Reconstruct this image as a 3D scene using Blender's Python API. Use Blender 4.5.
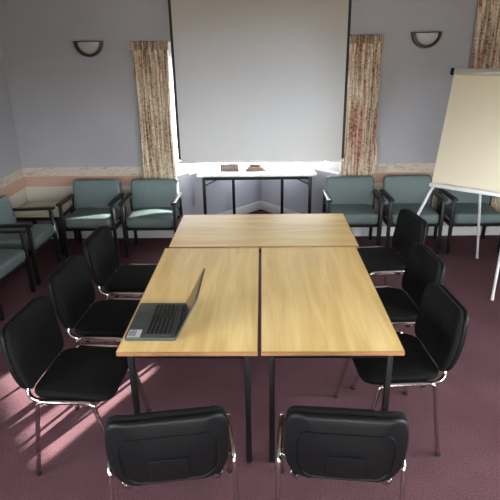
import bpy, bmesh, math, random
from mathutils import Vector, Matrix
random.seed(7)
R = math.radians
PI = math.pi
for o in list(bpy.data.objects):
    bpy.data.objects.remove(o)
S = bpy.context.scene
COL = S.collection

# ------------------------------------------------------------------ camera
cd = bpy.data.cameras.new('camera')
cam = bpy.data.objects.new('camera', cd)
COL.objects.link(cam)
F = 519.8
cd.sensor_width = 36
cd.lens = F * 36 / 500
cd.clip_start = 0.05
r_ = Vector((0.99965744, 0.02070202, -0.01601372))
u_ = Vector((0.00733295, 0.36580604, 0.93066222))
f_ = Vector((-0.0251245, 0.93046084, -0.36552892))
cam.matrix_world = Matrix(((r_.x, u_.x, -f_.x, 0), (r_.y, u_.y, -f_.y, 0), (r_.z, u_.z, -f_.z, 2.10735), (0, 0, 0, 1)))
S.camera = cam

# ------------------------------------------------------------------ world, sun, exposure
W = bpy.data.worlds.new('World')
S.world = W
W.use_nodes = True
bg = W.node_tree.nodes['Background']
wn = W.node_tree
tcw = wn.nodes.new('ShaderNodeTexCoord')
sxw = wn.nodes.new('ShaderNodeSeparateXYZ')
wn.links.new(tcw.outputs['Generated'], sxw.inputs[0])
crw = wn.nodes.new('ShaderNodeValToRGB')      # bright overcast sky over darker ground
crw.color_ramp.elements[0].position = 0.49
crw.color_ramp.elements[0].color = (0.22, 0.21, 0.19, 1)
crw.color_ramp.elements[1].position = 0.53
crw.color_ramp.elements[1].color = (0.90, 0.95, 1.0, 1)
maw = wn.nodes.new('ShaderNodeMath')
maw.operation = 'MULTIPLY_ADD'
maw.inputs[1].default_value = 0.5
maw.inputs[2].default_value = 0.5
wn.links.new(sxw.outputs['Z'], maw.inputs[0])
wn.links.new(maw.outputs[0], crw.inputs[0])
wn.links.new(crw.outputs[0], bg.inputs[0])
bg.inputs[1].default_value = 23.0
sd = bpy.data.lights.new('sun', 'SUN')
sd.energy = 62.0
sd.angle = R(0.6)
sd.color = (1.0, 0.94, 0.88)
sun = bpy.data.objects.new('sun', sd)
COL.objects.link(sun)
SUN_EL = R(13.6)
to_sun = Vector((0.46 * math.cos(SUN_EL), 0.888 * math.cos(SUN_EL), math.sin(SUN_EL)))
sun.rotation_euler = to_sun.to_track_quat('Z', 'Y').to_euler()
sun.location = to_sun * 12
S.view_settings.view_transform = 'Standard'
S.view_settings.look = 'None'
S.view_settings.exposure = 0.3
S.view_settings.gamma = 1.0
S.view_settings.use_curve_mapping = False


def portal(name, loc, rot, sx, sy):
    l = bpy.data.lights.new(name, 'AREA')
    l.shape = 'RECTANGLE'
    l.size = sx
    l.size_y = sy
    l.cycles.is_portal = True
    o = bpy.data.objects.new(name, l)
    COL.objects.link(o)
    o.location = loc
    o.rotation_euler = rot
    return o


# low sun thrown back by a neighbouring window: enters through the right-hand bay window
sp = bpy.data.lights.new('reflected_sun', 'SPOT')
sp.energy = 30000
sp.spot_size = R(16)
sp.spot_blend = 0.2
sp.shadow_soft_size = 0.04
sp.color = (1.0, 0.96, 0.9)
so_ = bpy.data.objects.new('reflected_sun', sp)
COL.objects.link(so_)
so_.location = (4.36, 7.45, 1.82)
so_.rotation_euler = (Vector((4.36, 7.45, 1.82)) - Vector((-1.75, 5.3, .45))).to_track_quat('Z', 'Y').to_euler()

# ------------------------------------------------------------------ materials
def lin(c):
    return tuple(((x / 255) / 12.92 if x / 255 <= 0.04045 else ((x / 255 + 0.055) / 1.055) ** 2.4) for x in c) + (1,)


def mat(name, rgb, rough=0.6, metal=0.0, spec=0.5, noise=0.0, nscale=40, bump=0.0, bscale=300, sheen=0.0):
    m = bpy.data.materials.new(name)
    m.use_nodes = True
    nt = m.node_tree
    b = nt.nodes['Principled BSDF']
    b.inputs['Base Color'].default_value = lin(rgb)
    b.inputs['Roughness'].default_value = rough
    b.inputs['Metallic'].default_value = metal
    b.inputs['Specular IOR Level'].default_value = spec
    if sheen:
        b.inputs['Sheen Weight'].default_value = sheen
    tc = nt.nodes.new('ShaderNodeTexCoord')
    if noise:
        n = nt.nodes.new('ShaderNodeTexNoise')
        n.inputs['Scale'].default_value = nscale
        n.inputs['Detail'].default_value = 5
        nt.links.new(tc.outputs['Object'], n.inputs['Vector'])
        mx = nt.nodes.new('ShaderNodeMix')
        mx.data_type = 'RGBA'
        mx.blend_type = 'MULTIPLY'
        mx.inputs[0].default_value = 1
        cr = nt.nodes.new('ShaderNodeValToRGB')
        cr.color_ramp.elements[0].position = 0.3
        cr.color_ramp.elements[1].position = 0.7
        k = 1 - noise
        cr.color_ramp.elements[0].color = (k, k, k, 1)
        cr.color_ramp.elements[1].color = (1 + noise, 1 + noise, 1 + noise, 1)
        nt.links.new(n.outputs['Fac'], cr.inputs[0])
        mx.inputs[6].default_value = lin(rgb)
        nt.links.new(cr.outputs[0], mx.inputs[7])
        nt.links.new(mx.outputs[2], b.inputs['Base Color'])
    if bump:
        n2 = nt.nodes.new('ShaderNodeTexNoise')
        n2.inputs['Scale'].default_value = bscale
        n2.inputs['Detail'].default_value = 3
        nt.links.new(tc.outputs['Object'], n2.inputs['Vector'])
        bp = nt.nodes.new('ShaderNodeBump')
        bp.inputs['Strength'].default_value = bump
        bp.inputs['Distance'].default_value = 0.004
        nt.links.new(n2.outputs['Fac'], bp.inputs['Height'])
        nt.links.new(bp.outputs[0], b.inputs['Normal'])
    return m


def ramp(nt, stops):
    cr = nt.nodes.new('ShaderNodeValToRGB')
    e = cr.color_ramp.elements
    e[0].position, e[0].color = stops[0][0], lin(stops[0][1])
    e[1].position, e[1].color = stops[1][0], lin(stops[1][1])
    for p, c in stops[2:]:
        x = e.new(p)
        x.color = lin(c)
    return cr


def wood_mat(name, stops, rough=0.35, grain=1.3):
    m = bpy.data.materials.new(name)
    m.use_nodes = True
    nt = m.node_tree
    b = nt.nodes['Principled BSDF']
    tc = nt.nodes.new('ShaderNodeTexCoord')
    mp = nt.nodes.new('ShaderNodeMapping')
    mp.inputs['Scale'].default_value = (9, grain * 0.55, 9)
    nt.links.new(tc.outputs['Object'], mp.inputs[0])
    n = nt.nodes.new('ShaderNodeTexNoise')
    n.inputs['Scale'].default_value = 1.6
    n.inputs['Detail'].default_value = 6
    n.inputs['Distortion'].default_value = 0.6
    nt.links.new(mp.outputs[0], n.inputs['Vector'])
    mp2 = nt.nodes.new('ShaderNodeMapping')
    mp2.inputs['Scale'].default_value = (120, 5, 120)
    nt.links.new(tc.outputs['Object'], mp2.inputs[0])
    n2 = nt.nodes.new('ShaderNodeTexNoise')
    n2.inputs['Scale'].default_value = 1.0
    n2.inputs['Detail'].default_value = 3
    nt.links.new(mp2.outputs[0], n2.inputs['Vector'])
    ad = nt.nodes.new('ShaderNodeMath')
    ad.operation = 'MULTIPLY_ADD'
    ad.inputs[1].default_value = 0.22
    nt.links.new(n2.outputs['Fac'], ad.inputs[0])
    nt.links.new(n.outputs['Fac'], ad.inputs[2])
    cr = ramp(nt, stops)
    nt.links.new(ad.outputs[0], cr.inputs[0])
    nt.links.new(cr.outputs[0], b.inputs['Base Color'])
    b.inputs['Roughness'].default_value = rough
    return m


def carpet_mat():
    m = bpy.data.materials.new('carpet')
    m.use_nodes = True
    nt = m.node_tree
    b = nt.nodes['Principled BSDF']
    tc = nt.nodes.new('ShaderNodeTexCoord')
    n = nt.nodes.new('ShaderNodeTexNoise')
    n.inputs['Scale'].default_value = 140
    n.inputs['Detail'].default_value = 4
    n.inputs['Roughness'].default_value = 0.7
    nt.links.new(tc.outputs['Object'], n.inputs['Vector'])
    n1 = nt.nodes.new('ShaderNodeTexNoise')
    n1.inputs['Scale'].default_value = 2.2
    n1.inputs['Detail'].default_value = 3
    nt.links.new(tc.outputs['Object'], n1.inputs['Vector'])
    ad = nt.nodes.new('ShaderNodeMath')
    ad.operation = 'MULTIPLY_ADD'
    ad.inputs[1].default_value = 0.25
    nt.links.new(n1.outputs['Fac'], ad.inputs[0])
    nt.links.new(n.outputs['Fac'], ad.inputs[2])
    cr = ramp(nt, [(0.40, CARPET[0]), (0.84, CARPET[2]), (0.62, CARPET[1])])
    nt.links.new(ad.outputs[0], cr.inputs[0])
    nt.links.new(cr.outputs[0], b.inputs['Base Color'])
    b.inputs['Roughness'].default_value = 0.95
    b.inputs['Specular IOR Level'].default_value = 0.1
    bp = nt.nodes.new('ShaderNodeBump')
    bp.inputs['Strength'].default_value = 0.5
    bp.inputs['Distance'].default_value = 0.006
    nt.links.new(n.outputs['Fac'], bp.inputs['Height'])
    nt.links.new(bp.outputs[0], b.inputs['Normal'])
    return m


def wall_mat():
    """Painted wall: cream below the dado, a floral paper border strip, grey-blue paint above."""
    m = bpy.data.materials.new('painted_wall')
    m.use_nodes = True
    nt = m.node_tree
    L = nt.links.new
    b = nt.nodes['Principled BSDF']
    g = nt.nodes.new('ShaderNodeNewGeometry')
    sx = nt.nodes.new('ShaderNodeSeparateXYZ')
    L(g.outputs['Position'], sx.inputs[0])

    def step(edge):
        q = nt.nodes.new('ShaderNodeMath')
        q.operation = 'GREATER_THAN'
        L(sx.outputs['Z'], q.inputs[0])
        q.inputs[1].default_value = edge
        return q

    # scattered motifs along the border
    mp = nt.nodes.new('ShaderNodeMapping')
    mp.inputs['Scale'].default_value = (7.5, 7.5, 14)
    L(g.outputs['Position'], mp.inputs[0])
    n = nt.nodes.new('ShaderNodeTexNoise')
    n.inputs['Scale'].default_value = 1.2
    n.inputs['Detail'].default_value = 4
    n.inputs['Distortion'].default_value = 1.0
    L(mp.outputs[0], n.inputs['Vector'])
    fl = ramp(nt, [(0.36, BORDER[2]), (0.66, BORDER[3]), (0.44, BORDER[0]), (0.55, BORDER[1])])
    L(n.outputs['Fac'], fl.inputs[0])
    n2 = nt.nodes.new('ShaderNodeTexNoise')
    n2.inputs['Scale'].default_value = 1.3
    n2.inputs['Detail'].default_value = 4
    L(g.outputs['Position'], n2.inputs['Vector'])
    up = ramp(nt, [(0.3, WALL_UP[0]), (0.7, WALL_UP[1])])
    L(n2.outputs['Fac'], up.inputs[0])
    mx = nt.nodes.new('ShaderNodeMix')
    mx.data_type = 'RGBA'
    L(step(0.752).outputs[0], mx.inputs[0])
    mx.inputs[6].default_value = lin(WALL_LOW)
    L(fl.outputs[0], mx.inputs[7])
    mx2 = nt.nodes.new('ShaderNodeMix')
    mx2.data_type = 'RGBA'
    L(step(0.855).outputs[0], mx2.inputs[0])
    L(mx.outputs[2], mx2.inputs[6])
    L(up.outputs[0], mx2.inputs[7])
    L(mx2.outputs[2], b.inputs['Base Color'])
    b.inputs['Roughness'].default_value = 0.42
    b.inputs['Specular IOR Level'].default_value = 0.4
    return m


def curtain_mat():
    m = bpy.data.materials.new('curtain_fabric')
    m.use_nodes = True
    nt = m.node_tree
    L = nt.links.new
    b = nt.nodes['Principled BSDF']
    uv = nt.nodes.new('ShaderNodeUVMap')
    mp = nt.nodes.new('ShaderNodeMapping')
    mp.inputs['Scale'].default_value = (16, 11, 1)
    L(uv.outputs[0], mp.inputs[0])
    n = nt.nodes.new('ShaderNodeTexNoise')
    n.inputs['Scale'].default_value = 2.1
    n.inputs['Detail'].default_value = 4
    n.inputs['Distortion'].default_value = 0.8
    L(mp.outputs[0], n.inputs['Vector'])
    cr = ramp(nt, [(0.32, CURT[3]), (0.66, CURT[2]), (0.42, CURT[0]), (0.50, CURT[1]), (0.58, CURT[4])])
    L(n.outputs['Fac'], cr.inputs[0])
    # woven stripes down the cloth, strengthened to paint in fold shading too
    mp2 = nt.nodes.new('ShaderNodeMapping')
    mp2.inputs['Scale'].default_value = (30, 1.2, 1)
    L(uv.outputs[0], mp2.inputs[0])
    n3 = nt.nodes.new('ShaderNodeTexNoise')
    n3.inputs['Scale'].default_value = 1.0
    n3.inputs['Detail'].default_value = 2
    L(mp2.outputs[0], n3.inputs['Vector'])
    cr2 = ramp(nt, [(0.38, CURT[4]), (0.62, CURT[2]), (0.46, CURT[0]), (0.53, CURT[1])])
    L(n3.outputs['Fac'], cr2.inputs[0])
    mx = nt.nodes.new('ShaderNodeMix')
    mx.data_type = 'RGBA'
    mx.inputs[0].default_value = 0.62
    L(cr.outputs[0], mx.inputs[6])
    L(cr2.outputs[0], mx.inputs[7])
    L(mx.outputs[2], b.inputs['Base Color'])
    b.inputs['Roughness'].default_value = 0.9
    b.inputs['Specular IOR Level'].default_value = 0.1
    return m


def glass_mat(name, tint=(255, 255, 255), refl=0.06):
    m = bpy.data.materials.new(name)
    m.use_nodes = True
    nt = m.node_tree
    out = nt.nodes['Material Output']
    nt.nodes.remove(nt.nodes['Principled BSDF'])
    t = nt.nodes.new('ShaderNodeBsdfTransparent')
    t.inputs[0].default_value = lin(tint)
    g = nt.nodes.new('ShaderNodeBsdfGlossy')
    g.inputs['Roughness'].default_value = 0.03
    mx = nt.nodes.new('ShaderNodeMixShader')
    mx.inputs[0].default_value = refl
    nt.links.new(t.outputs[0], mx.inputs[1])
    nt.links.new(g.outputs[0], mx.inputs[2])
    nt.links.new(mx.outputs[0], out.inputs[0])
    return m


def screen_mat(name='projection_cloth', front=(196, 189, 175), through=(212, 220, 230), fac=0.30):
    """White projection cloth: matt, and thin enough to let some daylight through from behind."""
    m = bpy.data.materials.new(name)
    m.use_nodes = True
    nt = m.node_tree
    out = nt.nodes['Material Output']
    nt.nodes.remove(nt.nodes['Principled BSDF'])
    d = nt.nodes.new('ShaderNodeBsdfDiffuse')
    d.inputs[0].default_value = lin(front)
    t = nt.nodes.new('ShaderNodeBsdfTranslucent')
    t.inputs[0].default_value = lin(through)
    mx = nt.nodes.new('ShaderNodeMixShader')
    mx.inputs[0].default_value = fac
    nt.links.new(d.outputs[0], mx.inputs[1])
    nt.links.new(t.outputs[0], mx.inputs[2])
    nt.links.new(mx.outputs[0], out.inputs[0])
    return m


CARPET = [(60, 40, 44), (87, 60, 66), (116, 86, 91)]
WALL_UP = [(150, 150, 154), (158, 158, 162)]
WALL_LOW = (190, 184, 172)
BORDER = [(182, 170, 152), (190, 178, 162), (160, 152, 132), (186, 160, 140)]
CURT = [(192, 174, 146), (226, 216, 196), (146, 72, 54), (88, 100, 78), (110, 82, 62)]

M = {
    'wall': wall_mat(),
    'bay': mat('bay_wall_paint', (170, 172, 182), 0.5),
    'ceiling': mat('ceiling_paint', (205, 203, 198), 0.8),
    'carpet': carpet_mat(),
    'rail': mat('pink_dado_band', (178, 144, 128), 0.6, noise=0.04, nscale=8),
    'skirt': mat('white_gloss_skirting', (215, 215, 218), 0.35),
    'upvc': mat('white_window_frame', (235, 240, 246), 0.6),
    'sill': mat('white_sill', (228, 228, 230), 0.3),
    'glass': glass_mat('window_glass'),
    'curtain': curtain_mat(),
    'beech': wood_mat('beech_laminate', [(0.36, (216, 178, 110)), (0.84, (242, 216, 154)), (0.62, (232, 200, 132))], 0.32),
    'beech_edge': mat('beech_edge_band', (146, 104, 68), 0.45, noise=0.08, nscale=18),
    'black_metal': mat('black_painted_steel', (10, 10, 11), 0.45, spec=0.35),
    'white_top': mat('white_laminate', (232, 230, 226), 0.32),
    'fabric': mat('charcoal_fabric', (15, 15, 15), 0.92, spec=0.15, noise=0.22, nscale=160, bump=0.5, bscale=420),
    'plastic': mat('black_plastic', (9, 10, 11), 0.5, spec=0.22, bump=0.15, bscale=600),
    'chrome': mat('chrome', (205, 200, 198), 0.12, 1.0),
    'rubber': mat('black_rubber', (14, 14, 14), 0.7),
    'teal': mat('teal_vinyl', (92, 107, 105), 0.5, spec=0.35, noise=0.06, nscale=30, bump=0.1, bscale=260),
    'dark_wood': mat('black_stained_wood', (13, 12, 13), 0.42, spec=0.3, noise=0.1, nscale=30),
    'cream_top': mat('cream_laminate', (176, 168, 148), 0.4),
    'screen_cloth': screen_mat(),
    'blind': screen_mat('added_blind_cloth', (220, 220, 218), (235, 240, 246), 0.6),
    'screen_black': mat('black_screen_border', (12, 12, 13), 0.6),
    'screen_bar': mat('white_enamel', (205, 205, 205), 0.4),
    'lamp_wood': mat('dark_lamp_wood', (62, 36, 24), 0.35, noise=0.1, nscale=30),
    'lamp_glass': mat('frosted_lamp_glass', (168, 166, 164), 0.25),
    'brass': mat('brass', (170, 130, 70), 0.3, 1.0),
    'board': mat('cream_easel_board', (210, 202, 178), 0.32, spec=0.4),
    'alu': mat('grey_aluminium', (176, 176, 164), 0.4, 0.2),
    'easel_white': mat('white_coated_steel', (206, 208, 208), 0.35),
    'lap_body': mat('graphite_laptop_shell', (66, 71, 70), 0.45, 0.1),
    'lap_dark': mat('laptop_dark_bezel', (20, 21, 23), 0.35),
    'lap_key': mat('laptop_keys', (12, 12, 13), 0.5),
    'lap_screen': mat('laptop_display', (30, 27, 24), 0.2, spec=0.45),
    'sticker': mat('white_paper_sticker', (205, 208, 206), 0.6),
    'ink': mat('sticker_print', (70, 76, 80), 0.6),
    'blue': mat('blue_port_edge', (60, 90, 130), 0.4),
    'block': mat('light_brown_wood', (104, 90, 78), 0.6, noise=0.12, nscale=60),
    'block2': mat('brown_wood', (84, 70, 60), 0.6, noise=0.12, nscale=60),
}


# ------------------------------------------------------------------ mesh helpers
class MB:
    """Collects shapes into one mesh."""

    def __init__(self):
        self.bm = bmesh.new()

    def box(self, cx, cy, cz, sx, sy, sz, bev=0.0, rot=None, seg=2):
        t = bmesh.new()
        bmesh.ops.create_cube(t, size=1)
        bmesh.ops.scale(t, vec=(sx, sy, sz), verts=t.verts)
        if bev:
            bmesh.ops.bevel(t, geom=t.edges[:], offset=bev, segments=seg, affect='EDGES', profile=0.5)
        mtx = Matrix.Translation((cx, cy, cz))
        if rot is not None:
            mtx = mtx @ rot
        bmesh.ops.transform(t, matrix=mtx, verts=t.verts)
        self._merge(t)
        return self

    def bar(self, a, b, sx, sy, bev=0.0, up=(0, 0, 1)):
        """Square bar from a to b."""
        a, b = Vector(a), Vector(b)
        d = b - a
        z = d.normalized()
        up = Vector(up)
        x = up.cross(z)
        if x.length < 1e-4:
            x = Vector((1, 0, 0))
        x.normalize()
        y = z.cross(x)
        rot = Matrix((x, y, z)).transposed().to_4x4()
        c = (a + b) / 2
        return self.box(c.x, c.y, c.z, sx, sy, d.length, bev, rot)

    def tube(self, pts, r, n=12, fillet=0.0, cap=True, fseg=6):
        pts = [Vector(p) for p in pts]
        if fillet and len(pts) > 2:
            q = [pts[0]]
            for i in range(1, len(pts) - 1):
                p = pts[i]
                a = (pts[i - 1] - p)
                b = (pts[i + 1] - p)
                fa = min(fillet, a.length * 0.49)
                fb = min(fillet, b.length * 0.49)
                p0 = p + a.normalized() * fa
                p1 = p + b.normalized() * fb
                for k in range(fseg + 1):
                    t = k / fseg
                    q.append(p0 * (1 - t) ** 2 + p * 2 * t * (1 - t) + p1 * t ** 2)
            q.append(pts[-1])
            pts = q
        bm = self.bm
        rings = []
        prev = None
        for i, p in enumerate(pts):
            if i == 0:
                d = pts[1] - p
            elif i == len(pts) - 1:
                d = p - pts[i - 1]
            else:
                d = (pts[i + 1] - p).normalized() + (p - pts[i - 1]).normalized()
            d.normalize()
            if prev is None:
                ref = Vector((0, 0, 1)) if abs(d.z) < 0.9 else Vector((1, 0, 0))
                x = ref.cross(d).normalized()
            else:
                x = (prev - d * prev.dot(d)).normalized()
            prev = x
            y = d.cross(x)
            rings.append([bm.verts.new(p + x * r * math.cos(2 * PI * k / n) + y * r * math.sin(2 * PI * k / n)) for k in range(n)])
        for a, b in zip(rings, rings[1:]):
            for k in range(n):
                bm.faces.new((a[k], a[(k + 1) % n], b[(k + 1) % n], b[k]))
        if cap:
            bm.faces.new(list(reversed(rings[0])))
            bm.faces.new(rings[-1])
        return self

    def cyl(self, c, r, h, n=20, axis='Z', r2=None):
        t = bmesh.new()
        bmesh.ops.create_cone(t, cap_ends=True, segments=n, radius1=r, radius2=r if r2 is None else r2, depth=h)
        rot = Matrix.Identity(4)
        if axis == 'X':
            rot = Matrix.Rotation(PI / 2, 4, 'Y')
        if axis == 'Y':
            rot = Matrix.Rotation(-PI / 2, 4, 'X')
        bmesh.ops.transform(t, matrix=Matrix.Translation(c) @ rot, verts=t.verts)
        self._merge(t)
        return self

    def prism(self, outline, z0, z1, bev=0.0, fn=None, seg=2):
        """Extruded 2D outline (x, y)."""
        t = bmesh.new()
        lo = [t.verts.new((x, y, z0)) for x, y in outline]
        f = t.faces.new(lo)
        e = bmesh.ops.extrude_face_region(t, geom=[f])
        vs = [v for v in e['geom'] if isinstance(v, bmesh.types.BMVert)]
        bmesh.ops.translate(t, vec=(0, 0, z1 - z0), verts=vs)
        bmesh.ops.recalc_face_normals(t, faces=t.faces)
        if bev:
            ed = [x for x in t.edges if abs(x.verts[0].co.z - x.verts[1].co.z) < 1e-6]
            bmesh.ops.bevel(t, geom=ed, offset=bev, segments=seg, affect='EDGES', profile=0.5)
        if fn:
            for v in t.verts:
                v.co = fn(v.co)
            bmesh.ops.recalc_face_normals(t, faces=t.faces)
        self._merge(t)
        return self

    def pillow(self, outline, z0, z1, r, dome=0.0, fn=None, dome0=0.0, seg=4, inner=6):
        """Rounded cushion over a 2D outline with rolled edges and a domed face."""
        t = bmesh.new()
        cx = (max(p[0] for p in outline) + min(p[0] for p in outline)) / 2
        cy = (max(p[1] for p in outline) + min(p[1] for p in outline)) / 2
        hw = max(p[0] for p in outline) - cx
        hd = max(p[1] for p in outline) - cy

        def ring(ins, z):
            return [t.verts.new((cx + (x - cx) * (hw - ins) / hw, cy + (y - cy) * (hd - ins) / hd, z)) for x, y in outline]

        rings = []
        for k in range(inner, 0, -1):
            s = k / (inner + 1)
            ins = r + (min(hw, hd) - r) * s
            rings.append(ring(ins, z0 - dome0 * math.sin(s * PI / 2)))
        for k in range(seg + 1):
            a = PI / 2 * k / seg
            rings.append(ring(r * (1 - math.sin(a)), z0 + r * (1 - math.cos(a))))
        for k in range(seg + 1):
            a = PI / 2 * k / seg
            rings.append(ring(r * (1 - math.cos(a)), z1 - r + r * math.sin(a)))
        for k in range(1, inner + 1):
            s = k / (inner + 1)
            ins = r + (min(hw, hd) - r) * s
            rings.append(ring(ins, z1 + dome * math.sin(s * PI / 2)))
        n = len(outline)
        for a, b in zip(rings, rings[1:]):
            for k in range(n):
                t.faces.new((a[k], a[(k + 1) % n], b[(k + 1) % n], b[k]))
        t.faces.new(list(reversed(rings[0])))
        t.faces.new(rings[-1])
        bmesh.ops.remove_doubles(t, verts=t.verts, dist=1e-5)
        if fn:
            for v in t.verts:
                v.co = fn(v.co)
        bmesh.ops.recalc_face_normals(t, faces=t.faces)
        self._merge(t)
        return self

    def _merge(self, t):
        me = bpy.data.meshes.new('tmp')
        t.to_mesh(me)
        t.free()
        self.bm.from_mesh(me)
        bpy.data.meshes.remove(me)

    def build(self, name, material, parent=None, ang=40):
        me = bpy.data.meshes.new(name)
        self.bm.to_mesh(me)
        self.bm.free()
        me.materials.append(material)
        for p in me.polygons:
            p.use_smooth = True
        me.set_sharp_from_angle(angle=R(ang))
        o = bpy.data.objects.new(name, me)
        COL.objects.link(o)
        if parent:
            o.parent = parent
        return o


def rrect(w, d, r, cx=0, cy=0, n=6, rs=None):
    """Rounded rectangle outline; rs = radii for (+x+y, -x+y, -x-y, +x-y)."""
    rs = rs or (r, r, r, r)
    out = []
    for (sx, sy, a0), rr in zip(((1, 1, 0), (-1, 1, 90), (-1, -1, 180), (1, -1, 270)), rs):
        for k in range(n + 1):
            a = R(a0 + 90 * k / n)
            out.append((cx + sx * (w / 2 - rr) + rr * math.cos(a), cy + sy * (d / 2 - rr) + rr * math.sin(a)))
    return out


def round_poly(pts, rad, n=5):
    out = []
    L = len(pts)
    for i in range(L):
        p = Vector(pts[i])
        a = Vector(pts[i - 1]) - p
        b = Vector(pts[(i + 1) % L]) - p
        r = rad[i] if isinstance(rad, (list, tuple)) else rad
        p0 = p + a.normalized() * min(r, a.length * .49)
        p1 = p + b.normalized() * min(r, b.length * .49)
        for k in range(n + 1):
            t = k / n
            q = p0 * (1 - t) ** 2 + p * 2 * t * (1 - t) + p1 * t ** 2
            out.append((q.x, q.y))
    return out


def empty(name, loc=(0, 0, 0), rz=0.0):
    o = bpy.data.objects.new(name, None)
    o.empty_display_size = 0.1
    o.location = loc
    o.rotation_euler = (0, 0, rz)
    COL.objects.link(o)
    return o


def tag(o, label, cat, group=None):
    o['label'] = label
    o['category'] = cat
    if group:
        o['group'] = group
    return o


def struct(o):
    o['kind'] = 'structure'
    return o


KIDS = {}


def copy_tree(o, parent=None):
    c = o.copy()
    COL.objects.link(c)
    if parent:
        c.parent = parent
    for ch in [x for x in bpy.data.objects if x.parent == o]:
        copy_tree(ch, c)
    return c


# ------------------------------------------------------------------ room shell
XL, XR, YB, YF, H = -2.735, 3.25, 5.80, -1.9, 2.80
T = 0.22
BL, BR = -1.05, 0.89            # bay opening in the back wall
BC = Vector((-0.024, 6.93))     # inner corner of the bay
WT = (2.38, 3.1, 0.78, 2.56)    # tall curtained window in the back wall

fl = MB()
fl.box((XL + XR) / 2, (YF + YB + 1.4) / 2, -0.05, XR - XL + 2 * T, YB + 1.4 - YF + 2 * T, 0.1)
struct(fl.build('floor', M['carpet']))
ce = MB()
ce.box((XL + XR) / 2, (YF + YB + 1.4) / 2, H + 0.05, XR - XL + 2 * T, YB + 1.4 - YF + 2 * T, 0.1)
struct(ce.build('ceiling', M['ceiling']))


def span(mb, x0, x1, y0, y1, z0, z1):
    mb.box((x0 + x1) / 2, (y0 + y1) / 2, (z0 + z1) / 2, x1 - x0, y1 - y0, z1 - z0)


w = MB()
span(w, XL - T, BL, YB, YB + T, 0, H)
span(w, BR, WT[0], YB, YB + T, 0, H)
span(w, WT[0], WT[1], YB, YB + T, 0, WT[2])
span(w, WT[0], WT[1], YB, YB + T, WT[3], H)
span(w, BL, BR, YB, YB + .16, 2.16, H)
span(w, WT[1], XR + T, YB, YB + T, 0, H)
struct(w.build('wall_back', M['wall']))

w = MB()
LW = (-1.3, 1.1, 0.95, 2.1)     # left window, added for side light (y0, y1, z0, z1), outside the picture
span(w, XL - T, XL, YF, LW[0], 0, H)
span(w, XL - T, XL, LW[1], YB, 0, H)
span(w, XL - T, XL, LW[0], LW[1], 0, LW[2])
span(w, XL - T, XL, LW[0], LW[1], LW[3], H)
struct(w.build('wall_left', M['wall']))

w = MB()
RW = (0.4, 2.9, 0.9, 2.05)      # right window, added to brighten the floor on that side; outside the picture
span(w, XR, XR + T, YF, RW[0], 0, H)
span(w, XR, XR + T, RW[1], YB, 0, H)
span(w, XR, XR + T, RW[0], RW[1], 0, RW[2])
span(w, XR, XR + T, RW[0], RW[1], RW[3], H)
struct(w.build('wall_right', M['wall']))

FW = (-1.1, 2.3, 0.85, 2.15)      # unseen window added behind the camera as fill light
w = MB()
span(w, XL - T, FW[0], YF - T, YF, 0, H)
span(w, FW[1], XR + T, YF - T, YF, 0, H)
span(w, FW[0], FW[1], YF - T, YF, 0, FW[2])
span(w, FW[0], FW[1], YF - T, YF, FW[3], H)
struct(w.build('wall_front', M['wall']))


def make_window(name, parent_loc, rz, width, z0, z1, mull, depth=0.07, pane_split=None):
    """Window in local x (0..width), z; y=0 is the inner face, +y outwards."""
    f = MB()
    fw = 0.055
    f.box(width / 2, depth / 2 + .06, z0 + fw / 2, width, depth, fw, .004)
    f.box(width / 2, depth / 2 + .06, z1 - fw / 2, width, depth, fw, .004)
    f.box(fw / 2, depth / 2 + .06, (z0 + z1) / 2, fw, depth, z1 - z0, .004)
    f.box(width - fw / 2, depth / 2 + .06, (z0 + z1) / 2, fw, depth, z1 - z0, .004)
    for mx in mull:
        f.box(mx, depth / 2 + .06, (z0 + z1) / 2, 0.06, depth - .01, z1 - z0 - .02, .004)
    if pane_split:
        f.box(width / 2, depth / 2 + .06, pane_split, width - .02, depth - .01, 0.05, .004)
    o = f.build(name, M['upvc'])
    o.location = parent_loc
    o.rotation_euler = (0, 0, rz)
    struct(o)
    g = MB()
    g.box(width / 2, depth / 2 + .06, (z0 + z1) / 2, width - .06, .006, z1 - z0 - .06)
    g.build('pane', M['glass'], o)
    return o


# the bay: two walls meeting in a corner
SILL = 0.735
WH = 2.05


def bay_wall(name, a, b, w0, w1, win_name, mull):
    """Wall from a to b (2D, seen from inside left to right), window from w0 to w1 along it."""
    a, b = Vector(a), Vector(b)
    d = b - a
    Ln = d.length
    ang = math.atan2(d.y, d.x)
    mb = MB()
    ext0, ext1 = 0.0, 0.0

    def seg(x0, x1, z0, z1):
        mb.box((x0 + x1) / 2, T / 2, (z0 + z1) / 2, x1 - x0, T, z1 - z0)
    seg(0, Ln, 0, SILL)
    seg(0, Ln, WH, H)
    seg(0, w0, SILL, WH)
    seg(w1, Ln, SILL, WH)
    o = mb.build(name, M['bay'])
    o.location = (a.x, a.y, 0)
    o.rotation_euler = (0, 0, ang)
    struct(o)
    win = make_window(win_name, (a.x, a.y, 0), ang, w1 - w0, SILL + .02, WH, mull)
    off = d.normalized() * w0
    win.location = (a.x + off.x, a.y + off.y, 0)
    return o, ang, Ln, win


A = Vector((BL, YB))
B = Vector((BR, YB))
wl, angL, LL, winL = bay_wall('wall_bay_left', A, BC, 0.02, 1.32, 'window_1', (0.65,))
wr, angR, LR, winR = bay_wall('wall_bay_right', BC, B, 0.14, 1.26, 'window_2', (0.66,))
# corner post closing the outside of the bay
w = MB()
w.prism([(BC.x, BC.y), (BC.x + .19, BC.y + .12), (BC.x, BC.y + .4), (BC.x - .19, BC.y + .12)], 0, H)
struct(w.build('wall_bay_corner', M['bay']))
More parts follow.
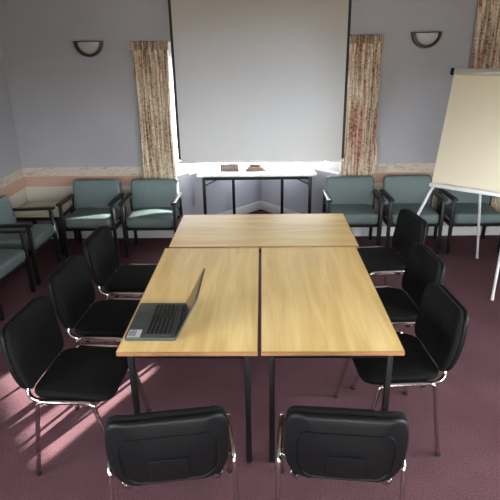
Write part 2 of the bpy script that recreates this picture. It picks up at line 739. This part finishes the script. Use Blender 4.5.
# return blocks so no light leaks where the bay meets the back wall
w = MB()
w.prism([(BL - .24, YB + .18), (BL, YB), (BL - .02, YB + .2), (BL - .16, YB + .3)], 0, H)
w.prism([(BR + .24, YB + .18), (BR + .16, YB + .3), (BR + .02, YB + .2), (BR, YB)], 0, H)
struct(w.build('wall_bay_return', M['bay']))

# sills of the bay windows: one board per wall, mitred in the corner
for nm, a, ang, Ln, flip in (('trim_1', A, angL, LL, False), ('trim_2', BC, angR, LR, True)):
    s = MB()
    ov = 0.03
    if not flip:
        out = [(0.015, -ov), (Ln - .03, -ov), (Ln, 0), (Ln, .1), (0.03, .1)]
    else:
        out = [(0.03, -ov), (Ln - 0.015, -ov), (Ln - .03, .1), (0, .1), (0, 0)]
    s.prism(out, SILL - .002, SILL + .024, .004)
    o = s.build(nm, M['sill'])
    o.location = (a.x, a.y, 0)
    o.rotation_euler = (0, 0, ang)
    struct(o)

for nm, a, ang, Ln in (('baseboard_bay_left', A, angL, LL), ('baseboard_bay_right', BC, angR, LR)):
    s = MB()
    s.box(Ln / 2, -.009, .06, Ln - .03, .018, .12, .004)
    o = s.build(nm, M['skirt'])
    o.location = (a.x, a.y, 0)
    o.rotation_euler = (0, 0, ang)
    struct(o)

s = MB()
span(s, XL, BL - .01, YB - .018, YB, 0, .12)
struct(s.build('baseboard_back_left', M['skirt']))
s = MB()
span(s, BR + .01, XR, YB - .018, YB, 0, .12)
struct(s.build('baseboard_back_right', M['skirt']))
s = MB()
span(s, XL, XL + .018, YF, YB - .018, 0, .12)
struct(s.build('baseboard_left', M['skirt']))
s = MB()
span(s, XR - .018, XR, YF, YB - .018, 0, .12)
struct(s.build('baseboard_right', M['skirt']))

# pink dado band below the paper border, with a thin lower lip
for nm, args in (('trim_3', (XL, BL - .03, YB - .012, YB)), ('trim_4', (BR + .03, WT[0], YB - .012, YB)),
                 ('trim_5', (XL, XL + .012, YF, YB - .012))):
    s = MB()
    x0, x1, y0, y1 = args
    span(s, x0, x1, y0, y1, .648, .752)
    if x1 - x0 > .1:
        span(s, x0, x1, y0 - .008, y1, .640, .655)
    else:
        span(s, x0, x1 + .008, y0, y1 - .01, .640, .655)
    struct(s.build(nm, M['rail']))

make_window('window_3', (WT[0], YB + .02, 0), 0, WT[1] - WT[0], WT[2], WT[3], (), pane_split=1.9)
make_window('added_window_4', (XL - .02, LW[0], 0), PI / 2, LW[1] - LW[0], LW[2], LW[3], (1.2,))
make_window('added_window_6', (XR + .02, RW[1], 0), -PI / 2, RW[1] - RW[0], RW[2], RW[3], (1.25,))
portal('portal_right', (XR + .26, (RW[0] + RW[1]) / 2, (RW[2] + RW[3]) / 2), (0, PI / 2, 0), RW[3] - RW[2], RW[1] - RW[0])
make_window('added_window_5', (FW[1], YF - .02, 0), PI, FW[1] - FW[0], FW[2], FW[3], (1.2, 2.4))

portal('portal_left', (XL - .26, (LW[0] + LW[1]) / 2, (LW[2] + LW[3]) / 2), (0, -PI / 2, 0), LW[3] - LW[2], LW[1] - LW[0])
portal('portal_front', ((FW[0] + FW[1]) / 2, YF - .26, (FW[2] + FW[3]) / 2), (PI / 2, 0, PI), FW[1] - FW[0], FW[3] - FW[2])
for wn, ang, ww in ((winL, angL, 1.25), (winR, angR, 1.12)):
    c = wn.location + Vector((math.cos(ang), math.sin(ang), 0)) * ww / 2 + Vector((-math.sin(ang), math.cos(ang), 0)) * .26
    portal('portal_bay', (c.x, c.y, (SILL + WH) / 2), (PI / 2, 0, ang + 0.0), ww, WH - SILL)

# blinds added over the bay windows to diffuse daylight and mask the sun
BZ = 1.05
for a, ang, off, ww, lab in ((A, angL, .08, 1.20, 'added light-diffusing blind glowing in the gap left of the projector screen'),
                             (BC, angR, .16, 1.08, 'added light-diffusing blind on the right bay window, behind the projector screen')):
    t = empty('added_blind', (a.x + math.cos(ang) * off, a.y + math.sin(ang) * off, 0), ang)
    tag(t, lab, 'blind', 'added light-diffusing blinds in the bay')
    m = MB(); m.box(ww / 2, .028, (BZ + WH - .03) / 2, ww, .002, WH - .03 - BZ); m.build('cloth', M['blind'], t)
    m = MB(); m.box(ww / 2, .028, BZ, ww, .012, .022, .003); m.build('bottom_bar', M['screen_bar'], t)
    m = MB(); m.cyl((ww / 2, .030, WH - .028), .022, ww, 16, 'X'); m.build('roller', M['screen_bar'], t)

# ------------------------------------------------------------------ projection screen
SY = 5.60
sc = empty('projector_screen', (0, SY, 0))
tag(sc, 'large white pull-down projector screen with black side borders hanging before the bay', 'projector screen')
x0, x1, zb, zt = -.912, .878, .945, 2.72
m = MB(); m.box((x0 + x1) / 2, 0, (zb + zt) / 2, x1 - x0 - .05, .003, zt - zb); m.build('canvas', M['screen_cloth'], sc)
for sx in (x0 + .0135, x1 - .0135):
    m = MB(); m.box(sx, 0, (zb + zt) / 2 + .01, .027, .004, zt - zb - .02); m.build('border', M['screen_black'], sc)
m = MB(); m.box((x0 + x1) / 2, 0, zb - .006, x1 - x0 + .012, .022, .026, .006); bb = m.build('bottom_bar', M['screen_bar'], sc)
m = MB(); m.box((x0 + x1) / 2, 0, zt + .04, x1 - x0 + .12, .09, .08, .012); m.build('housing', M['screen_bar'], sc)

# ------------------------------------------------------------------ curtains
def make_curtain(name, x0, x1, y, z0, z1, nf, seed, label, flare=0.0, tail=0):
    rnd = random.Random(seed)
    c = empty(name, ((x0 + x1) / 2, y, 0))
    wd = x1 - x0
    nx, nz = nf * 10, 44
    head = 0.085
    ph = [rnd.uniform(-.5, .5) for _ in range(nf + 2)]
    am = [rnd.uniform(.6, 1.15) for _ in range(nf + 2)]

    def surf(u, z):
        t = (z - z0) / (z1 - z0)
        k = u * nf
        i = int(min(k, nf - 1e-6))
        a = am[i] * (1 - (k - i)) + am[i + 1] * (k - i)
        p = ph[i] * (1 - (k - i)) + ph[i + 1] * (k - i)
        amp = .028 * a * (0.55 + .45 * min(1, (1 - t) * 3))
        yy = amp * math.sin(2 * PI * k + p * (1 - t) * 1.6) + .012 * math.sin(4.3 * k + 2 * p)
        xx = (u - .5) * wd * (1 + .03 * math.sin(3 * t + seed))
        xx += .012 * math.cos(2 * PI * k + p) + .010 * math.sin(5 * (1 - t) + 9 * u)
        if flare:
            # the free edge bellies out low down
            b = math.exp(-((z - .95) / .16) ** 2) * (1 if u > .8 and flare > 0 else (1 if u < .2 and flare < 0 else 0))
            xx += flare * b * (abs(u - .5) - .3) / .2
        return xx, yy

    def sheet(za, zb, n_z, scale=1.0, extra=0.0, freq=0):
        bm = bmesh.new()
        uvl = bm.loops.layers.uv.new('UVMap')
        grid = []
        for j in range(n_z + 1):
            z = za + (zb - za) * j / n_z
            row = []
            for i in range(nx + 1):
                u = i / nx
                xx, yy = surf(u, min(z, z1 - head))
                if freq:
                    yy = .012 * math.sin(2 * PI * u * freq) - extra + .006 * math.sin(17 * u + 20 * z)
                    xx = (u - .5) * wd * scale + .004 * math.sin(40 * u)
                    zz = z + (.006 * math.sin(2 * PI * u * freq * .5 + 1) if j == n_z else 0)
                else:
                    zz = z
                row.append((bm.verts.new((xx, yy, zz)), (u * wd * 2.2, z)))
            grid.append(row)
        for j in range(n_z):
            for i in range(nx):
                q = (grid[j][i], grid[j][i + 1], grid[j + 1][i + 1], grid[j + 1][i])
                f = bm.faces.new([v[0] for v in q])
                for lp, v in zip(f.loops, q):
                    lp[uvl].uv = v[1]
                f.smooth = True
        return bm
    for nm, bm in (('drape', sheet(z0, z1 - head + .01, nz)), ('heading', sheet(z1 - head, z1, 8, 1.06, .012, nf * 2))):
        me = bpy.data.meshes.new(nm)
        bm.to_mesh(me)
        bm.free()
        me.materials.append(M['curtain'])
        o = bpy.data.objects.new(nm, me)
        COL.objects.link(o)
        o.parent = c
        sm = o.modifiers.new('thickness', 'SOLIDIFY')
        sm.thickness = .004
    tag(c, label, 'curtain', 'patterned curtains at the back windows')
    return c


make_curtain('curtain', -1.36, -.975, 5.755, .125, 2.165, 13, 3, 'short floral curtain gathered at the left edge of the projector screen')
make_curtain('curtain', .865, 1.235, 5.755, .125, 2.19, 13, 8, 'short floral curtain gathered at the right edge of the projector screen', flare=.04)
make_curtain('curtain', 2.165, 3.16, 5.752, .125, 2.66, 30, 5, 'taller floral curtain hanging behind the flip chart easel')

# ------------------------------------------------------------------ wall lamps
def make_lamp(loc, label):
    t = empty('wall_lamp', loc)
    rad = .148
    n = 28

    def arc(rr, n=n):
        return [(rr * math.cos(PI + PI * k / n), rr * 1.0 * math.sin(PI + PI * k / n)) for k in range(n + 1)]
    # frame: half ring rail plus straight top rail (x, z plane, thickness towards the room)
    m = MB()
    o_, i_ = arc(rad), arc(rad - .019)
    up = lambda co: Vector((co.x, -co.z, co.y))
    m.prism(o_ + list(reversed(i_)), 0.0, .06, .004, up)
    m.build('frame', M['lamp_wood'], t)
    m = MB(); m.prism([(-rad, -.002), (rad, -.002), (rad, .009), (-rad, .009)], 0.0, .062, .002, up)
    m.build('top_rail', M['lamp_wood'], t)
    m = MB()
    nr, nt = 8, 24
    rows = []
    for j in range(nr + 1):
        rr = (rad - .022) * j / nr
        rows.append([m.bm.verts.new((rr * math.cos(PI + PI * k / nt), -.028 - .05 * math.sqrt(max(0, 1 - (j / nr) ** 2)), rr * math.sin(PI + PI * k / nt))) for k in range(nt + 1)])
    for a, b in zip(rows, rows[1:]):
        for k in range(nt):
            try:
                m.bm.faces.new((a[k], b[k], b[k + 1], a[k + 1]))
            except ValueError:
                pass
    bmesh.ops.remove_doubles(m.bm, verts=m.bm.verts, dist=1e-5)
    g = m.build('glass_shade', M['lamp_glass'], t)
    g.modifiers.new('thickness', 'SOLIDIFY').thickness = .004
    m = MB(); m.box(0, -.004, -.06, .12, .008, .09); m.build('back_plate', M['lamp_glass'], t)
    tag(t, label, 'wall lamp', 'half-round wall lamps')
    return t


make_lamp((-1.797, YB, 2.173), 'half-round wood-rimmed wall lamp high above the left-hand teal chairs')
make_lamp((1.683, YB, 2.202), 'half-round wood-rimmed wall lamp between the right-hand curtains')

# ------------------------------------------------------------------ teal armchairs
def make_lounge():
    t = empty('waiting_armchair')
    # local: faces +y
    m = MB(); m.pillow(rrect(.50, .50, .045, 0, .0), .335, .445, .03, .018); m.build('seat', M['teal'], t)
    tilt = R(9)

    def back(co):  # outline (x, h), depth along -n
        h, d = co.y, co.z
        return Vector((co.x, -.125 - h * math.sin(tilt) - d * math.cos(tilt) , .43 + h * math.cos(tilt) - d * math.sin(tilt)))
    m = MB(); m.pillow(rrect(.53, .345, .045, 0, .1625), -.002, .072, .028, 0.01, back, .006); m.build('backrest', M['teal'], t)
    for s in (-1, 1):
        m = MB(); m.bar((s * .272, .232, 0), (s * .272, .225, .585), .034, .034, .004); m.build('leg', M['dark_wood'], t)
        m = MB(); m.bar((s * .272, -.215, 0), (s * .272, -.185, .575), .034, .034, .004); m.build('leg', M['dark_wood'], t)
        m = MB()
        m.prism(round_poly([(s * .272 - .026, -.20), (s * .272 + .026, -.20), (s * .272 + .029, .27), (s * .272 - .029, .27)], .012), .0, .026, .005,
                lambda co: Vector((co.x, co.y, co.z + .575 + (co.y + .2) * .03)))
        m.build('armrest', M['dark_wood'], t)
        m = MB(); m.box(s * .272, .0, .32, .022, .42, .045, .004); m.build('side_rail', M['dark_wood'], t)
    for yy in (.205, -.19):
        m = MB(); m.box(0, yy, .318, .53, .022, .04, .004); m.build('seat_rail', M['dark_wood'], t)
    return t


lounge = make_lounge()
GL = 'teal armchairs along the walls'
spots = [
    (-1.195, 5.405, PI, 'teal armchair against the left curtain, right of the sunlit armchair'),
    (-1.845, 5.405, PI, 'teal armchair with bright sun streaks across its seat, beside the corner table'),
    (.965, 5.455, PI, 'teal armchair behind the tables, beside the white table and right curtain'),
    (1.60, 5.455, PI, 'teal armchair in the middle of the right-hand back row'),
    (2.25, 5.455, PI, 'teal armchair partly hidden by the flip chart board and legs'),
    (-2.39, 4.77, -PI / 2, 'teal armchair on the left wall, next to the corner table'),
    (-2.40, 4.085, -PI / 2 - R(5), 'teal armchair cut by the left picture edge, nearest on the left wall'),
]
for i, (x, y, rz, lab) in enumerate(spots):
    o = lounge if i == 0 else copy_tree(lounge)
    o.location = (x, y, 0)
    o.rotation_euler = (0, 0, rz)
    tag(o, lab, 'armchair', GL)

# corner table
t = empty('corner_table', (-2.435, 5.50, 0))
tag(t, 'low square cream-topped table in the left room corner between teal armchairs', 'side table')
m = MB(); m.box(0, 0, .455, .53, .52, .03, .006); m.build('table_top', M['cream_top'], t)
m = MB()
for s in (-1, 1):
    m.box(s * .235, 0, .415, .025, .44, .045, .003)
    m.box(0, s * .22, .415, .46, .025, .045, .003)
m.build('apron', M['dark_wood'], t)
for sx in (-1, 1):
    for sy in (-1, 1):
        m = MB(); m.box(sx * .235, sy * .22, .2195, .038, .038, .439, .004); m.build('leg', M['dark_wood'], t)

# ------------------------------------------------------------------ meeting tables (long side along local y)
def make_table():
    t = empty('meeting_table')
    W_, L_ = .692, 1.396
    m = MB(); m.box(0, 0, .719, W_ - .004, L_ - .004, .0215); m.build('table_top', M['beech'], t)
    m = MB()
    o_ = rrect(W_, L_, .004, n=2)
    lo = []
    for z in (.7075, .7302):
        lo.append([m.bm.verts.new((x, y, z)) for x, y in o_])
    i_ = rrect(W_ - .006, L_ - .006, .003, n=2)
    for z in (.7302, .7075):
        lo.append([m.bm.verts.new((x, y, z)) for x, y in i_])
    n = len(o_)
    for a, b in zip(lo, lo[1:] + lo[:1]):
        for k in range(n):
            m.bm.faces.new((a[k], a[(k + 1) % n], b[(k + 1) % n], b[k]))
    m.build('edge_band', M['beech_edge'], t)
    m = MB()
    for s in (-1, 1):
        m.box(s * .292, 0, .685, .025, L_ - .12, .045, .002)
        m.box(0, s * (L_ / 2 - .06), .685, .56, .025, .045, .002)
    m.build('frame_rail', M['black_metal'], t)
    for sx in (-1, 1):
        for sy in (-1, 1):
            m = MB(); m.box(sx * .292, sy * (L_ / 2 - .06), .357, .03, .03, .70, .003)
            lg = m.build('leg', M['black_metal'], t)
            m = MB(); m.cyl((sx * .292, sy * (L_ / 2 - .06), .006), .017, .012); m.build('foot_cap', M['rubber'], lg)
    return t


tab = make_table()
y0 = 2.1555
GT = 'light wood meeting tables'
tab.location = (-.0215 - .3535, y0 + .7, 0)
tag(tab, 'light wood meeting table lengthwise on the left, carrying the open laptop', 'table', GT)
o = copy_tree(tab)
o.location = (-.0215 + .3535, y0 + .7, 0)
tag(o, 'light wood meeting table lengthwise on the right, empty, next to the laptop table', 'table', GT)
# the cross table is a little deeper and is pushed against the ends of the other two
o = copy_tree(tab)
o.rotation_euler = (0, 0, PI / 2)
o.location = (.002, 3.571 + .3935, .003)
o.scale = (1.137, 1.003, 1.0)
tag(o, 'light wood meeting table set crosswise at the far end of the other two', 'table', GT)

# ------------------------------------------------------------------ office chairs
def make_chair():
    t = empty('stacking_chair')
    # local: faces +y
    so = round_poly([(-.235, .21), (-.215, -.215), (.215, -.215), (.235, .21)], [.11, .09, .09, .11], 7)

    def seatf(co):
        d = max(0, (co.y - .08)) / .13
        return Vector((co.x, co.y, co.z - .022 * d * d - .012 * (1 - abs(co.x) / .24) * (1 if co.z > .46 else 0)))
    m = MB(); m.pillow(so, .445, .492, .02, .012, seatf); m.build('seat', M['fabric'], t)
    m = MB(); m.prism(round_poly([(-.215, .18), (-.195, -.19), (.195, -.19), (.215, .18)], .08, 6), .432, .448, .004); m.build('seat_pan', M['plastic'], t)
    tilt = R(11)

    def back(co):
        h, d = co.y, co.z
        yy = -.238 - h * math.sin(tilt) - d * math.cos(tilt) + 1.0 * co.x * co.x - .02 - .02 * math.sin(h / .34 * PI)
        return Vector((co.x, yy, .475 + h * math.cos(tilt) - d * math.sin(tilt) * .6))
    bo = round_poly([(-.195, .0), (.195, .0), (.234, .08), (.238, .27), (.215, .362), (-.215, .362), (-.238, .27), (-.234, .08)],
                    [.05, .05, .06, .06, .06, .06, .06, .06], 5)
    m = MB(); m.pillow(bo, -.034, .004, .017, .006, lambda co: back(Vector((co.x, co.y, -co.z - .03)))); m.build('backrest', M['fabric'], t)
    m = MB(); m.pillow(bo, .002, .030, .012, -.006, back); sh = m.build('back_shell', M['plastic'], t)
    # raised rib and the square recess panel moulded into the shell
    m = MB(); m.prism(rrect(.15, .14, .012, .0, .118), .016, .031, .003, back); m.build('handle_panel', M['plastic'], sh)
    m = MB()
    a = [(x * .80, (y - .18) * .74 + .165) for x, y in bo]
    b = [(x * .76, (y - .18) * .68 + .165) for x, y in bo]
    n = len(a)
    va = [m.bm.verts.new(back(Vector((x, y, .017)))) for x, y in a]
    vc = [m.bm.verts.new(back(Vector((x * .98, y, .034)))) for x, y in a]
    vb = [m.bm.verts.new(back(Vector((x, y, .017)))) for x, y in b]
    for k in range(n):
        m.bm.faces.new((va[k], va[(k + 1) % n], vc[(k + 1) % n], vc[k]))
        m.bm.faces.new((vc[k], vc[(k + 1) % n], vb[(k + 1) % n], vb[k]))
    m.build('rim_moulding', M['plastic'], sh)
    r = .0115
    for s in (-1, 1):
        # side hoop: rear leg, rail beside the seat, front leg
        m = MB()
        m.tube([(s * .270, -.215, .012), (s * .262, -.150, .466), (s * .262, .115, .466), (s * .262, .132, .454)], r, 12, .035)
        m.build('leg', M['chrome'], t)
        m = MB()
        m.tube([(s * .262, .110, .465), (s * .262, .135, .456), (s * .270, .238, .012)], r, 12, .02)
        m.build('leg', M['chrome'], t)
        m = MB(); m.cyl((s * .270, -.216, .009), .015, .018); m.build('foot_cap', M['rubber'], t)
        m = MB(); m.cyl((s * .270, .239, .009), .015, .018); m.build('foot_cap', M['rubber'], t)
        # upright carrying the backrest
        m = MB()
        m.tube([(s * .205, .10, .427), (s * .205, -.20, .427), (s * .165, -.252, .452), (s * .150, -.236, .54)], r, 12, .05)
        m.build('back_support', M['chrome'], t)
        for yy in (-.10, .09):
            m = MB(); m.cyl((s * .232, yy, .437), .013, .022); m.build('stacking_buffer', M['rubber'], t)
    m = MB()
    for yy in (-.11, .10):
        m.tube([(-.262, yy, .458), (-.22, yy, .427), (.22, yy, .427), (.262, yy, .458)], .009, 10, .02)
    m.build('cross_bar', M['chrome'], t)
    return t


chair = make_chair()
GC = 'black stacking chairs around the meeting tables'
cs = [
    (-.972, 2.375, -93, 'black stacking chair nearest on the left side, whole leg hoop visible, sun on carpet beneath'),
    (-.97, 2.985, -93, 'black stacking chair in the middle of the left side of the tables'),
    (-.955, 3.60, -92, 'black stacking chair farthest on the left side, before the sunlit teal armchair'),
    (.925, 3.95, 97, 'black stacking chair farthest on the right side, beside the crosswise table'),
    (.80, 3.15, 95, 'black stacking chair in the middle of the right side of the tables'),
    (.715, 2.52, 94, 'black stacking chair nearest on the right side, tucked under the table corner'),
    (-.415, 1.865, 9, 'black stacking chair at the near end on the left, back to the viewer'),
    (.335, 1.88, -5, 'black stacking chair at the near end on the right, back to the viewer'),
]
for i, (x, y, rz, lab) in enumerate(cs):
    o = chair if i == 0 else copy_tree(chair)
    o.location = (x, y, 0)
    o.rotation_euler = (0, 0, R(rz))
    tag(o, lab, 'chair', GC)

# ------------------------------------------------------------------ white table in the bay
t = empty('folding_table', (-.065, 5.84, 0))
tag(t, 'white-topped table with black folding legs standing in the bay under the screen', 'table')
m = MB()
m.prism(round_poly([(-.69, 0), (.685, 0), (.66, .22), (.34, .62), (-.29, .64), (-.625, .25)], [.012, .012, .03, .03, .03, .03], 4), .712, .742, .004)
m.build('table_top', M['white_top'], t)
m = MB()
m.box(0, .045, .69, 1.26, .025, .044, .002)
m.box(.005, .53, .69, .62, .025, .044, .002)
m.bar((-.62, .045, .69), (-.26, .53, .69), .025, .044, .002)
m.bar((.62, .045, .69), (.28, .53, .69), .025, .044, .002)
m.build('frame_rail', M['black_metal'], t)
for x, y in ((-.615, .045), (.615, .045), (-.300, .53), (.310, .53)):
    m = MB(); m.box(x, y, .345, .036, .036, .69, .003); m.build('leg', M['black_metal'], t)
for s in (-1, 1):
    m = MB(); m.bar((s * .61, .05, .60), (s * .46, .05, .675), .018, .012, .002); m.build('folding_bracket', M['black_metal'], t)

# wooden pieces on the white table
t = empty('desk_sign', (-.385, 6.02, .742))
tag(t, 'brown wooden desk sign with a small dark mark, left on the white table', 'sign')
m = MB(); m.prism(rrect(.225, .075, .004), 0, .014, .002); m.build('base', M['block2'], t)
m = MB(); m.box(-.002, .012, .047, .215, .03, .07, .004, Matrix.Rotation(R(-8), 4, 'X')); m.build('face', M['block'], t)
m = MB(); m.prism(round_poly([(.035, .052), (.06, .06), (.085, .05), (.09, .042), (.06, .046)], .004, 3), -.006, -.004, 0, lambda co: Vector((co.x, co.z - .001, co.y)))
m.build('mark', M['ink'], t)
t = empty('stepped_block', (-.075, 6.02, .742))
tag(t, 'stepped three-tier brown wooden block, right of the desk sign on the white table', 'block')
m = MB(); m.box(0, 0, .013, .245, .10, .026, .004); m.build('bottom_tier', M['block2'], t)
m = MB(); m.box(0, .008, .038, .19, .08, .024, .004); m.build('middle_tier', M['block'], t)
m = MB(); m.box(-.005, .015, .063, .135, .06, .026, .004); m.build('top_tier', M['block2'], t)

# ------------------------------------------------------------------ laptop
t = empty('laptop', (-.572, 2.45, .7305), -PI / 2)
tag(t, 'open dark grey laptop on the left meeting table', 'laptop')
# local: user sits at -y, hinge at +y; width x
LW, LD = .385, .262
m = MB(); m.prism(rrect(LW, LD, .012), .002, .019, .003); m.build('base', M['lap_body'], t)
m = MB(); m.box(0, .033, .0195, .335, .132, .0015); kw = m.build('keyboard_well', M['lap_body'], t)
m = MB()
for row in range(6):
    yy = .088 - row * .0215
    nk = 18
    x = -.163
    while x < .155:
        wk = .0140
        if row == 5 and -.09 < x < .0:
            wk = .092
        m.box(x + wk / 2, yy, .0215, wk, .0152 if row else .010, .0028, .0006, seg=1)
        x += wk + .0048
m.build('keyboard', M['lap_key'], t)
m = MB(); m.prism(rrect(.105, .068, .004, -.03, -.083), .019, .0196, 0); m.build('touchpad', M['lap_body'], t)
m = MB(); m.box(.148, -.087, .0194, .074, .066, .0008); st = m.build('sticker', M['sticker'], t)
m = MB()
for k in range(5):
    m.box(.148, -.112 + k * .0075, .0200, .056 - .012 * (k == 0), .0034, .0004)
m.build('print', M['ink'], st)
m = MB(); m.cyl((0, LD / 2 - .006, .018), .008, .30, 14, 'X'); m.build('hinge', M['lap_dark'], t)
ang = R(28)     # lid leans back

def lidf(co):
    h, d = co.y, co.z
    return Vector((co.x, LD / 2 - .002 + h * math.sin(ang) + d * math.cos(ang), .014 + h * math.cos(ang) - d * math.sin(ang)))
m = MB(); m.prism(rrect(LW, .252, .010, 0, .126), -.001, .006, .001, lidf); lid = m.build('lid', M['lap_body'], t)
m = MB(); m.prism(rrect(LW - .006, .246, .008, 0, .126), -.0022, -.001, 0, lidf); m.build('bezel', M['lap_dark'], lid)
m = MB(); m.prism(rrect(LW - .03, .205, .002, 0, .135), -.003, -.0022, 0, lidf); m.build('display', M['lap_screen'], lid)
m = MB(); m.box(-.10, -LD / 2 + .0004, .010, .02, .002, .006); m.build('port', M['lap_dark'], t)

# ------------------------------------------------------------------ flip chart easel
az = R(-38.6)
BLc = Vector((1.524, 4.625, .90))
bx = Vector((math.cos(az), math.sin(az), 0))
bn = Vector((-math.sin(az), math.cos(az), 0))       # horizontal, away from the viewer
t = empty('flip_chart_easel', (BLc.x, BLc.y, 0), az)
tag(t, 'cream flip chart board on a white tripod easel at the right picture edge', 'flip chart')
# local: x along board, y backwards
lean = math.atan2(.25, .98)
def bf(co):
    return Vector((co.x, co.y * math.sin(lean) + co.z * math.cos(lean), .90 + co.y * math.cos(lean) - co.z * math.sin(lean)))
BWd, BHt = .70, .988
m = MB(); m.prism(rrect(BWd, BHt, .006, BWd / 2, BHt / 2), 0, .014, .002, bf); m.build('board', M['board'], t)
m = MB(); m.prism(rrect(BWd + .0, .05, .004, BWd / 2, BHt + .012), -.022, .014, .006, bf); cb = m.build('paper_clamp', M['alu'], t)
for s in (0, 1):
    m = MB(); m.prism(rrect(.03, .056, .005, -.012 + s * (BWd + .024), BHt + .012), -.025, .017, .003, bf); m.build('end_cap', M['plastic'], cb)
m = MB(); m.prism(rrect(BWd, .034, .003, BWd / 2, .012), -.050, .0, .003, bf); m.build('pen_tray', M['easel_white'], t)
def loc(x, y, z):
    v = Vector((x, y, z)) - Vector((BLc.x, BLc.y, 0))
    return Vector((v.dot(bx), v.dot(bn), z))
legs = [((.03, .035, .95), (-.33, .0, 0)), ((BWd - .03, .035, .95), tuple(loc(2.003, 4.123, 0))), ((BWd / 2, .15, 1.3), tuple(loc(2.241, 5.087, 0)))]
for a, b in legs:
    m = MB(); m.tube([a, b], .0125, 14); lg = m.build('leg', M['easel_white'], t)
    bb_ = Vector(b); dd = (Vector(a) - bb_).normalized()
    m = MB(); m.tube([bb_ - dd * .0, bb_ + dd * .04], .0145, 14); m.build('foot_cap', M['easel_white'], lg)
m = MB(); m.box(BWd / 2, .16, 1.3, .12, .07, .07, .006); m.build('hinge_block', M['plastic'], t)
